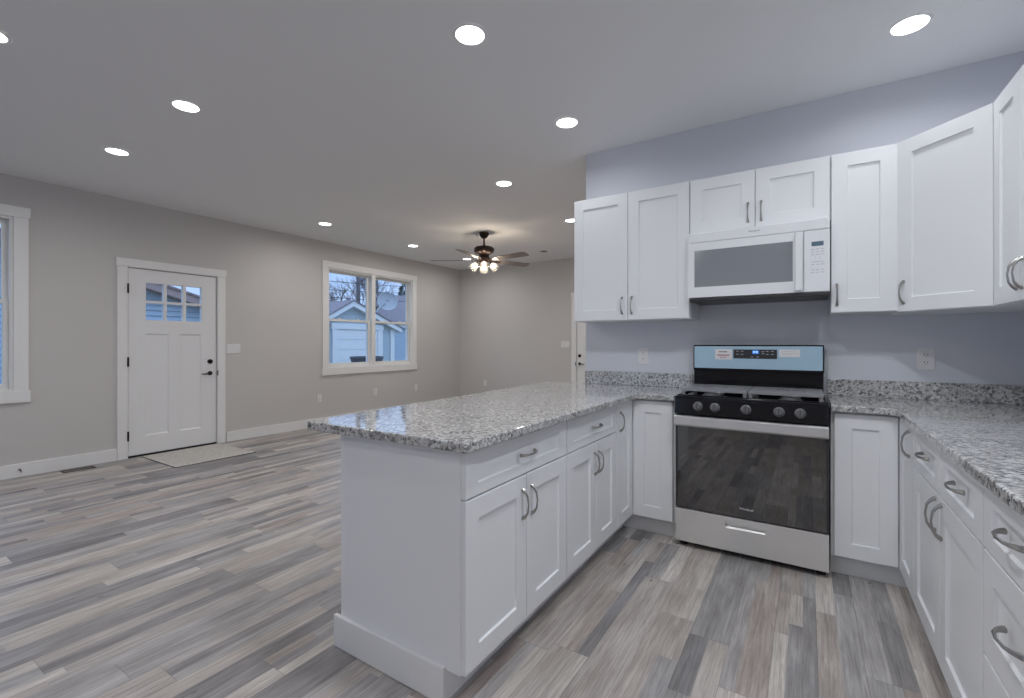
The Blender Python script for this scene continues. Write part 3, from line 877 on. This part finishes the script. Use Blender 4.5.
for a, b in ((-.505, -.491), (-.488, -.475), (-.472, -.455)): k.box(a, b, yy - .0012, yy - .0009, 1.177, 1.185)
k.build('dark_print', M['ink'], st)
st = MB().box(-.150, -.037, yy - .0008, yy, 1.150, 1.198).build('blank_sticker', M['paper'], bg); st['label'] = 'white sticker with faint print'
k = MB()
for z, a, b in ((1.185, -.14, -.06), (1.175, -.14, -.05), (1.165, -.14, -.08)): k.box(a, b, yy - .0012, yy - .0009, z - .001, z + .001)
k.build('faint_print', M['ink_light'], st)

# ================================================================== OUTLETS AND SWITCHES
def outlet(label, Mx, loc, gang='duplex', w=.072, h=.118, group=None):
    t = thing('wall_outlet' if gang == 'duplex' else 'light_switch', label, 'outlet' if gang == 'duplex' else 'light switch', loc, group)
    MB().box(-w / 2, w / 2, -.006, -.0003, -h / 2, h / 2).xf(Mx).build('cover_plate', M['plate'], t, bevel=.002)
    if gang == 'duplex':
        for z in (-.021, .021):
            r = MB().box(-.017, .017, -.008, -.0062, z - .014, z + .014).xf(Mx).build('receptacle', M['plate'], t, bevel=.001)
            s = MB(); s.box(-.008, -.0055, -.0086, -.0081, z - .002, z + .008); s.box(.0055, .008, -.0086, -.0081, z - .002, z + .007); s.box(-.002, .002, -.0086, -.0081, z - .010, z - .006)
            s.xf(Mx).build('slots', M['slot'], r)
    else:
        n = gang
        for i in range(n):
            x = (i - (n - 1) / 2) * .046
            MB().box(x - .0165, x + .0165, -.0085, -.0062, -.033, .033).xf(Mx).build('rocker', M['plate'], t, bevel=.001)
    return t
for x, z, lb in ((-1.051, 1.141, 'white duplex outlet on kitchen wall left of the range'), (.572, 1.148, 'white duplex outlet on kitchen wall under the corner wall cabinet')):
    outlet(lb, frame(x, YW, z, 0), (x, YW, z), w=.078, h=.124)
for y, lb in ((4.257, 'white wall outlet below left end of the double window'), (5.318, 'white wall outlet under right half of the double window'), (6.278, 'white wall outlet right of the double window, near the far corner')):
    outlet(lb, frame(XL, y, .42, 90), (XL, y, .42))
outlet('white wall outlet low on the far wall beneath the ceiling fan', frame(-5.497, YF, .44, 0), (-5.497, YF, .44))
outlet('white three rocker switch plate right of the front door', frame(XL, 3.03, 1.17, 90), (XL, 3.03, 1.17), 3, w=.17)
outlet('white three rocker switch plate on far wall beside the rear door', frame(-3.70, YF, 1.222, 0), (-3.70, YF, 1.222), 3, w=.17)

# ================================================================== FLOOR THINGS
t = thing('door_mat', 'grey beige rectangular mat in front of the front door', 'mat', (-5.70, 2.43, 0))
MB().box(-6.10, -5.28, 2.055, 2.835, .001, .009).build('pile', M['mat'], t, bevel=.003)
MB().box(-6.105, -5.275, 2.05, 2.84, .0003, .005).build('binding', M['mat_edge'], t)
def register(x, y, L, label):
    t = thing('floor_register', label, 'floor vent', (x, y, 0))
    m_ = MB(); w = .11
    m_.box(x - w / 2, x + w / 2, y - L / 2, y - L / 2 + .012, .0003, .006); m_.box(x - w / 2, x + w / 2, y + L / 2 - .012, y + L / 2, .0003, .006)
    m_.box(x - w / 2, x - w / 2 + .012, y - L / 2 + .012, y + L / 2 - .012, .0003, .006); m_.box(x + w / 2 - .012, x + w / 2, y - L / 2 + .012, y + L / 2 - .012, .0003, .006)
    m_.build('rim', M['vent'], t)
    m_ = MB()
    n = int(L / .018)
    for i in range(1, n): m_.box(x - w / 2 + .012, x + w / 2 - .012, y - L / 2 + L * i / n - .003, y - L / 2 + L * i / n + .003, .0003, .004)
    m_.build('louvers', M['vent'], t)
register(-6.02, 1.515, .24, 'brown floor vent on planks left of the front door')
t = thing('cable_jack', 'small dark cable stub on the baseboard under the left window', 'cable jack', (XL + bt, 1.135, .07))
MB().lathe([(.012, .0003), (.012, .003), (.006, .004), (.006, .014)], (XL + bt, 1.135, .07), 'x', 12).build('collar', M['nickel'], t)
MB().tube([(XL + bt + .012, 1.135, .07), (XL + bt + .03, 1.137, .064), (XL + bt + .04, 1.14, .05)], .004, 8).build('cable', M['rubber'], t)

# ================================================================== RECESSED CEILING LIGHTS
cans = [(-1.419, 1.827, 'K', 'round recessed ceiling light nearest the camera, top centre, above the peninsula end'),
        (.419, 2.918, 'K', 'round recessed ceiling light at upper right, in front of the right wall cabinets'),
        (-1.412, 2.917, 'K', 'round recessed ceiling light just in front of the left wall cabinet'),
        (-3.399, 1.38, 'L', 'round recessed ceiling light at upper left, nearer the camera of the left pair'),
        (-4.668, 1.407, 'L', 'round recessed ceiling light at far upper left, closest to the front door'),
        (-2.459, 3.697, 'L', 'round recessed ceiling light over the middle room, left above the wall cabinet corner'),
        (-5.229, 3.701, 'L', 'round recessed ceiling light left of and above the double window'),
        (-5.233, 5.278, 'L', 'round recessed ceiling light above the right end of the double window'),
        (-2.488, 5.256, 'L', 'round recessed ceiling light half hidden by the left wall cabinet edge'),
        (-5.217, 6.629, 'L', 'small far recessed ceiling light seen beside the fan motor, under a blade'),
        (-2.49, 6.63, 'L', None), (.30, 1.60, 'R', None), (-3.43, .52, 'L', 'round recessed ceiling light cut off by the left photo edge'), (-5.0, -.6, 'L', None), (-.45, 1.45, 'R', None), (-.45, -.5, 'L', None), (-1.6, -1.6, 'L', None), (.42, -1.6, 'L', None)]  # None marks unseen fixtures, most added to brighten the aisle and cabinets
can0 = thing('recessed_light', cans[0][3], 'ceiling light', (cans[0][0], cans[0][1], H), 'recessed ceiling lights')
MB().lathe([(.070, -.0003), (.072, -.005), (.082, -.004), (.088, -.0004)], (0, 0, 0), 'z', 40, cap=False).build('trim_ring', M['trim'], can0, smooth=True, world=False)
MB().lathe([(.0715, -.0003), (.0715, -.0042), (.06, -.0058), (.001, -.0062)], (0, 0, 0), 'z', 40, cap=False).build('lens', M['lens'], can0, smooth=True, world=False)
for i, (x, y, zone, lb) in enumerate(cans):
    o = can0 if i == 0 else copy_tree(can0, (x, y, H), lb or 'added unseen round recessed ceiling light', 'recessed ceiling lights')
    la = bpy.data.lights.new('can_lamp', 'AREA'); la.shape = 'DISK'; la.size = .13
    la.energy = {'K': CAN_WK, 'L': CAN_W, 'R': CAN_WR}[zone]; la.spread = R(CAN_SPREAD_K if zone == 'K' else CAN_SPREAD); la.color = CAN_KITCHEN if zone in 'KR' else CAN_LIVING
    lo = bpy.data.objects.new('can_lamp', la); C.objects.link(lo)
    lo.parent = o; lo.location = (0, 0, -.0075)

# smoke detector / small ceiling vent near the fan
t = thing('ceiling_vent', 'small dark round vent on the ceiling right of the fan', 'ceiling vent', (-3.677, 6.728, H))
MB().lathe([(.10, -.0003), (.10, -.008), (.085, -.014), (.06, -.016)], (-3.677, 6.728, H), 'z', 28, cap=False).build('rim', M['plate'], t, smooth=True)
MB().lathe([(.0595, -.004), (.0595, -.0165), (.03, -.019), (.001, -.0195)], (-3.677, 6.728, H), 'z', 28, cap=False).build('grille', M['vent'], t)

# ================================================================== CEILING FAN
fx, fy = -3.788, 5.194
t = thing('ceiling_fan', 'dark bronze five blade ceiling fan with lit glass shades', 'ceiling fan', (fx, fy, H))
MB().lathe([(.068, -.0003), (.068, -.018), (.060, -.045), (.034, -.078), (.016, -.084)], (fx, fy, H), 'z', 28).build('canopy', M['bronze'], t, smooth=True)
MB().tube([(fx, fy, H - .08), (fx, fy, 2.585)], .0125, 12).build('downrod', M['bronze'], t)
MB().lathe([(.03, 2.60), (.045, 2.592), (.125, 2.575), (.142, 2.555), (.142, 2.525), (.128, 2.50), (.09, 2.482), (.075, 2.47)], (fx, fy, 0), 'z', 32).build('motor_housing', M['bronze'], t, smooth=True)
bz = 2.398
for k in range(5):
    a = 210 + 72 * k
    B = Matrix.Translation((fx, fy, bz)) @ Matrix.Rotation(R(a), 4, 'Z') @ Matrix.Rotation(R(-11), 4, 'X')
    m_ = MB()
    out = [(.20, -.048), (.30, -.058), (.55, -.070), (.70, -.072), (.735, -.062), (.748, -.03), (.748, .03), (.735, .062), (.70, .072), (.55, .070), (.30, .058), (.20, .048)]
    m_.prism(out, -.004, .004)
    bl = m_.xf(B).build('blade', M['blade'], t, bevel=.0015)
    m_ = MB().prism([(.085, -.012), (.14, -.016), (.19, -.034), (.25, -.036), (.275, -.012), (.275, .012), (.25, .036), (.19, .034), (.14, .016), (.085, .012)], -.009, -.0045)
    m_.box(.085, .12, -.012, .012, -.0045, .006)
    m_.xf(B).build('blade_iron', M['bronze'], bl)
MB().lathe([(.075, 2.471), (.07, 2.44), (.085, 2.425), (.085, 2.40), (.06, 2.39), (.055, 2.365), (.06, 2.35), (.045, 2.325), (.012, 2.315)], (fx, fy, 0), 'z', 24).build('light_kit_hub', M['bronze'], t, smooth=True)
for k in range(4):
    a = R(-54 + 90 * k)          # one shade points towards the kitchen
    d = Vector((math.cos(a), math.sin(a), 0)); c0 = Vector((fx, fy, 2.375))
    neck = c0 + d * .10 + Vector((0, 0, -.02))
    MB().tube([c0 + d * .05, c0 + d * .08 + Vector((0, 0, .004)), neck], [.011, .01, .014], 10).build('shade_arm', M['bronze'], t, smooth=True)
    ax = (d * .62 + Vector((0, 0, -.78))).normalized()
    Q = Matrix.Translation(neck) @ ax.to_track_quat('Z', 'Y').to_matrix().to_4x4()
    prof = [(.020, 0), (.034, .010), (.046, .035), (.052, .065), (.056, .095), (.064, .118)]
    sh = MB().lathe(prof, (0, 0, 0), 'z', 22, cap=False)
    sh = sh.xf(Q).build('glass_shade', M['shade_glass'], t, smooth=True)
    sm = sh.modifiers.new('wall', 'SOLIDIFY'); sm.thickness = .003
    bu = MB().lathe([(.008, .008), (.014, .018), (.024, .045), (.0265, .062), (.02, .08), (.002, .088)], (0, 0, 0), 'z', 16).xf(Q).build('bulb', M['bulb'], sh, smooth=True)
    lp = bpy.data.lights.new('fan_bulb_lamp', 'POINT'); lp.energy = FAN_W; lp.color = FAN_COL; lp.shadow_soft_size = .028
    lo = bpy.data.objects.new('fan_bulb_lamp', lp); C.objects.link(lo); lo.parent = t
    lo.location = (Q @ Vector((0, 0, .060))) - Vector((fx, fy, H))

# ================================================================== OUTSIDE
GZ = -.45
struct(MB().box(-75, XL - WT - .3, -25, 60, GZ - .1, GZ), 'ground', M['ground'], 'winter lawn outside the windows', 'ground')

def lap_wall_x(mb, x, y0, y1, z0, z1, top=None, step=.11, lip=.012):
    """lap siding on a wall at plane x facing +x; top(y) optional gable limit: y range shrinks with z"""
    z = z0
    while z < z1 - .001:
        zz = min(z + step, z1)
        a, b = (y0, y1) if top is None else top((z + zz) / 2)
        if b > a:
            v = [mb.bm.verts.new(p) for p in ((x + lip, a, z), (x + lip, b, z), (x, b, zz), (x, a, zz))]
            mb.face(v)
            v = [mb.bm.verts.new(p) for p in ((x, a, z), (x, b, z), (x + lip, b, z), (x + lip, a, z))]
            mb.face(v)
        z = zz

# neighbour's garage seen through the double window (front plane x = -18)
gx = -18.0
gy0, gy1, gap, gez, gdep = 12.2, 16.75, 14.08, 1.96, 4.5
apex = 3.12
t = thing('garage', 'blue sided neighbour garage with white door and gable roof outside double window', 'garage', (gx - 3, 14.4, GZ))
w_ = MB()
w_.prism_x([(gy0, GZ), (gy1, GZ), (gy1, gez), (gap, apex - .12), (gy0, gez)], gx - gdep, gx - .02)
w_.build('walls', M['siding_grey'], t)
w_ = MB(); sl = (apex - .12 - gez)
def gable(z):
    if z < gez: return gy0, gy1
    f = (z - gez) / sl
    return gy0 + (gap - gy0) * f, gy1 + (gap - gy1) * f
lap_wall_x(w_, gx - .02, gy0, gy1, GZ, apex - .15, gable, .16, .02)
w_.build('siding', M['siding_grey'], t)
w_ = MB()   # rake boards and corner trim
ov = .35
for ye, s_ in ((gy0 - ov, 1), (gy1 + ov, -1)):
    ze = gez - ov * sl / abs(gap - (gy0 if s_ > 0 else gy1))
    w_.prism_x([(ye, ze - .02), (ye, ze + .20), (gap, apex + .10), (gap, apex - .14)], gx + .0, gx + .26)
w_.build('rake_board', M['ext_white'], t)
MB().box(gx - .01, gx + .05, gy1 - .22, gy1 + .03, GZ, gez).build('corner_trim', M['ext_white'], t)
w_ = MB()
for ye, s_ in ((gy0 - ov, 1), (gy1 + ov, -1)):
    ze = gez - ov * sl / abs(gap - (gy0 if s_ > 0 else gy1))
    w_.prism_x([(ye, ze + .201), (ye, ze + .26), (gap, apex + .16), (gap, apex + .101)], gx - gdep, gx + .3)
w_.build('roof', M['shingle'], t)
w_ = MB()
w_.box(gx - .01, gx + .07, 13.08, 13.34, GZ, 1.90); w_.box(gx - .01, gx + .07, 15.68, 15.98, GZ, 1.90); w_.box(gx - .01, gx + .08, 13.02, 16.04, 1.90, 2.16)
w_.build('door_trim', M['ext_white'], t)
w_ = MB()
for i in range(5): w_.box(gx - .01, gx + .03, 13.34, 15.68, GZ + i * .47, GZ + i * .47 + .458)
w_.build('overhead_door', M['ext_white'], t)
# satellite dish on the garage roof
t = thing('satellite_dish', 'pale satellite dish on a bent arm above the garage roof', 'satellite dish', (gx - .4, 15.7, 2.5))
Q = Matrix.Translation((gx - .1, 16.45, 3.42)) @ Vector((.8, -.55, .25)).to_track_quat('Z', 'Y').to_matrix().to_4x4()
d_ = MB().lathe([(.52, .0), (.50, -.02), (.34, -.07), (.14, -.11), (.01, -.115)], (0, 0, 0), 'z', 28, cap=False).xf(Q).build('reflector', M['dish'], t, smooth=True)
sm = d_.modifiers.new('wall', 'SOLIDIFY'); sm.thickness = .02
MB().tube([(gx - .3, 15.75, 2.62), (gx - .25, 15.95, 2.95), (gx - .2, 16.35, 3.34)], .045, 8).build('mast', M['dish'], t)
MB().tube([Q @ Vector((.0, .42, 0)), Q @ Vector((.1, .45, .3)), Q @ Vector((.05, .2, .5))], .03, 6).build('feed_arm', M['dish'], t)
# side building with blue lap siding right of the garage corner
t = thing('shed', 'blue lap sided outbuilding right of the garage corner trim', 'shed', (-20, 19.5, GZ))
MB().box(-23, -19.52, 17.25, 22, GZ, 2.15).build('walls', M['siding'], t)
w_ = MB(); lap_wall_x(w_, -19.52, 17.25, 22, GZ, 2.15, None, .19, .03); w_.build('siding', M['siding'], t)
MB().box(-23.2, -19.3, 17.22, 22.2, 2.15, 2.33).build('fascia', M['ext_white'], t)
w_ = MB(); w_.prism([(-23.3, 17.2), (-19.2, 17.2), (-19.2, 22.3), (-23.3, 22.3)], 2.331, 2.40); w_.build('roof', M['shingle'], t)
# dark roofed house farther behind
t = thing('distant_house', 'house with a large dark roof behind the garage', 'house', (-33, 29, GZ))
MB().prism([(-29.5, 26.1), (-29.5, 36), (-37, 36), (-37, 31.6)], GZ, 3.0).build('walls', M['siding_grey'], t)
w_ = MB()
a_ = [(-29.0, 25.5, 2.9), (-29.0, 36.4, 2.9), (-33.2, 36.4, 5.9), (-33.2, 28.2, 5.9), (-37.4, 36.4, 2.9), (-37.4, 31.5, 2.9)]
v = [w_.bm.verts.new(p) for p in a_]
for q in ((0, 1, 2, 3), (3, 2, 4, 5), (0, 3, 5), (1, 4, 2), (0, 5, 4, 1)): w_.face([v[i] for i in q])
w_.build('roof', M['shingle'], t)
# neighbour house opposite the front door (wall plane x = -12)
t = thing('neighbor_house', 'blue lap sided neighbour house seen through the front door lites', 'house', (-15, 1.5, GZ))
nx = -12.0
ny0, ny1, nap, nez = -5.0, 6.4, .7, 1.72
naz = nez + (ny1 - nap) * .29
w_ = MB(); w_.prism_x([(ny0, GZ), (ny1, GZ), (ny1, nez), (nap, naz), (ny0, nez)], nx - 7, nx - .02); w_.build('walls', M['siding'], t)
def ng(z):
    if z < nez: return ny0, ny1
    f = (z - nez) / (naz - nez)
    return ny0 + (nap - ny0) * f, ny1 + (nap - ny1) * f
w_ = MB(); lap_wall_x(w_, nx - .02, ny0, ny1, GZ, naz, ng, .115, .035); w_.build('siding', M['siding'], t)
w_ = MB()
for ye in (ny0 - .4, ny1 + .4):
    ze = nez - .4 * .29 if ye > 0 else nez - .4 * (naz - nez) / (nap - ny0)
    w_.prism_x([(ye, ze), (ye, ze + .16), (nap, naz + .16), (nap, naz)], nx - .0, nx + .3)
w_.build('rake_fascia', M['soffit'], t)
w_ = MB()
for ye in (ny0 - .4, ny1 + .4):
    ze = nez - .4 * .29 if ye > 0 else nez - .4 * (naz - nez) / (nap - ny0)
    w_.prism_x([(ye, ze + .161), (ye, ze + .21), (nap, naz + .21), (nap, naz + .161)], nx - 7.3, nx + .33)
w_.build('roof', M['shingle_brown'], t)
# dark tub just outside the double window
t = thing('planter_tub', 'dark round tub outside the double window in front of garage door', 'tub', (-10, 8.3, GZ))
MB().lathe([(.30, GZ), (.36, GZ + .5), (.40, GZ + 1.20), (.42, GZ + 1.25), (.42, GZ + 1.32)], (-10, 8.36, 0), 'z', 28).build('tub', M['tub'], t, smooth=True)
MB().lathe([(.428, GZ + 1.28), (.44, GZ + 1.29), (.44, GZ + 1.33), (.428, GZ + 1.34)], (-10, 8.36, 0), 'z', 28, cap=False).build('rim', M['tub'], t, smooth=True)

# utility pole and overhead wires
t = thing('utility_pole', 'dark wooden utility pole behind the garage', 'utility pole', (-26, 21.0, GZ))
MB().lathe([(.16, GZ), (.12, 8.2)], (-26, 21.0, 0), 'z', 12).build('pole', M['pole'], t)
MB().box(-26.06, -25.94, 20.0, 22.0, 7.6, 7.74).build('crossarm', M['pole'], t)
for i, (za, zb, lb) in enumerate(((5.50, 6.1, 'upper overhead wire crossing the sky in the left sash'), (4.48, 4.95, 'lower overhead wire crossing the sky in the left sash'), (4.95, 5.6, 'middle overhead wire crossing the double window sky'))):
    pts = [(-25.8, 15 + 22 * f, za + (zb - za) * (22 * f - 3.6) / 3.0 * .45 - .5 * math.sin(math.pi * f)) for f in [k / 12 for k in range(13)]]
    tag(MB().tube(pts, .022, 5).build('overhead_wire', M['black_plastic']), lb, 'wire')

# bare trees
def tree(x, y, h, label, seed):
    rnd = random.Random(seed)
    t = thing('bare_tree', label, 'tree', (x, y, GZ))
    m_ = MB()
    def grow(p, d, L, r, lev):
        q = p + d * L
        m_.tube([p, (p + q) / 2 + Vector((rnd.uniform(-.05, .05), rnd.uniform(-.05, .05), 0)) * L, q], [r, r * .85, r * .7], 5)
        if lev == 0: return
        for k in range(3 if lev > 1 else 4):
            nd = (d + Vector((rnd.uniform(-.75, .75), rnd.uniform(-.75, .75), rnd.uniform(-.05, .55)))).normalized()
            grow(p + (q - p) * rnd.uniform(.55, 1.0), nd, L * rnd.uniform(.6, .82), r * .58, lev - 1)
    tr = MB()
    tr.tube([(x, y, GZ), (x + .05, y, GZ + h * .15), (x, y + .05, GZ + h * .3)], [.15, .12, .10], 8)
    tr.build('trunk', M['bark'], t)
    for k in range(4):
        a = k * 1.57 + rnd.random()
        grow(Vector((x, y, GZ + h * .28)), Vector((math.cos(a) * .35, math.sin(a) * .45, 1)).normalized(), h * .22, .065, 4)
    m_.build('branches', M['bark'], t)
tree(-26, 18.0, 6.2, 'small bare tree left of the garage gable', 3)
tree(-28.5, 20.6, 7.4, 'bare tree left of the utility pole behind garage', 5)
tree(-29, 24.6, 9.2, 'tall bare tree behind the right slope of the garage', 8)
tree(-44, 37.0, 11.5, 'bare tree above the distant dark roof', 11)
def evergreen(x, y, h, r, label, seed):
    rnd = random.Random(seed)
    t = thing('evergreen_tree', label, 'tree', (x, y, GZ))
    MB().tube([(x, y, GZ), (x, y, GZ + h * .9)], [.18, .03], 8).build('trunk', M['bark'], t)
    m_ = MB()
    for i in range(700):
        f = rnd.random() ** .7; z = GZ + h * (.12 + .88 * f); rr = r * (1 - f) * rnd.uniform(.5, 1.0) + .05
        a = rnd.random() * 6.283; c = Vector((x + math.cos(a) * rr, y + math.sin(a) * rr, z))
        o = Vector((math.cos(a), math.sin(a), -.3)) * .35; s_ = Vector((-math.sin(a), math.cos(a), 0)) * .10
        v = [m_.bm.verts.new(c + q) for q in (-o * .4 - s_, o, -o * .4 + s_, Vector((0, 0, .12)))]
        m_.face([v[0], v[1], v[3]]); m_.face([v[1], v[2], v[3]]); m_.face([v[2], v[0], v[3]]); m_.face([v[0], v[2], v[1]])
    m_.build('needles', M['needle'], t)
evergreen(-43, 42.0, 11.0, 2.6, 'dark evergreen at right edge of the double window view', 21)
evergreen(-42, 47.5, 10.0, 2.4, 'second dark evergreen at right side of the window view', 22)
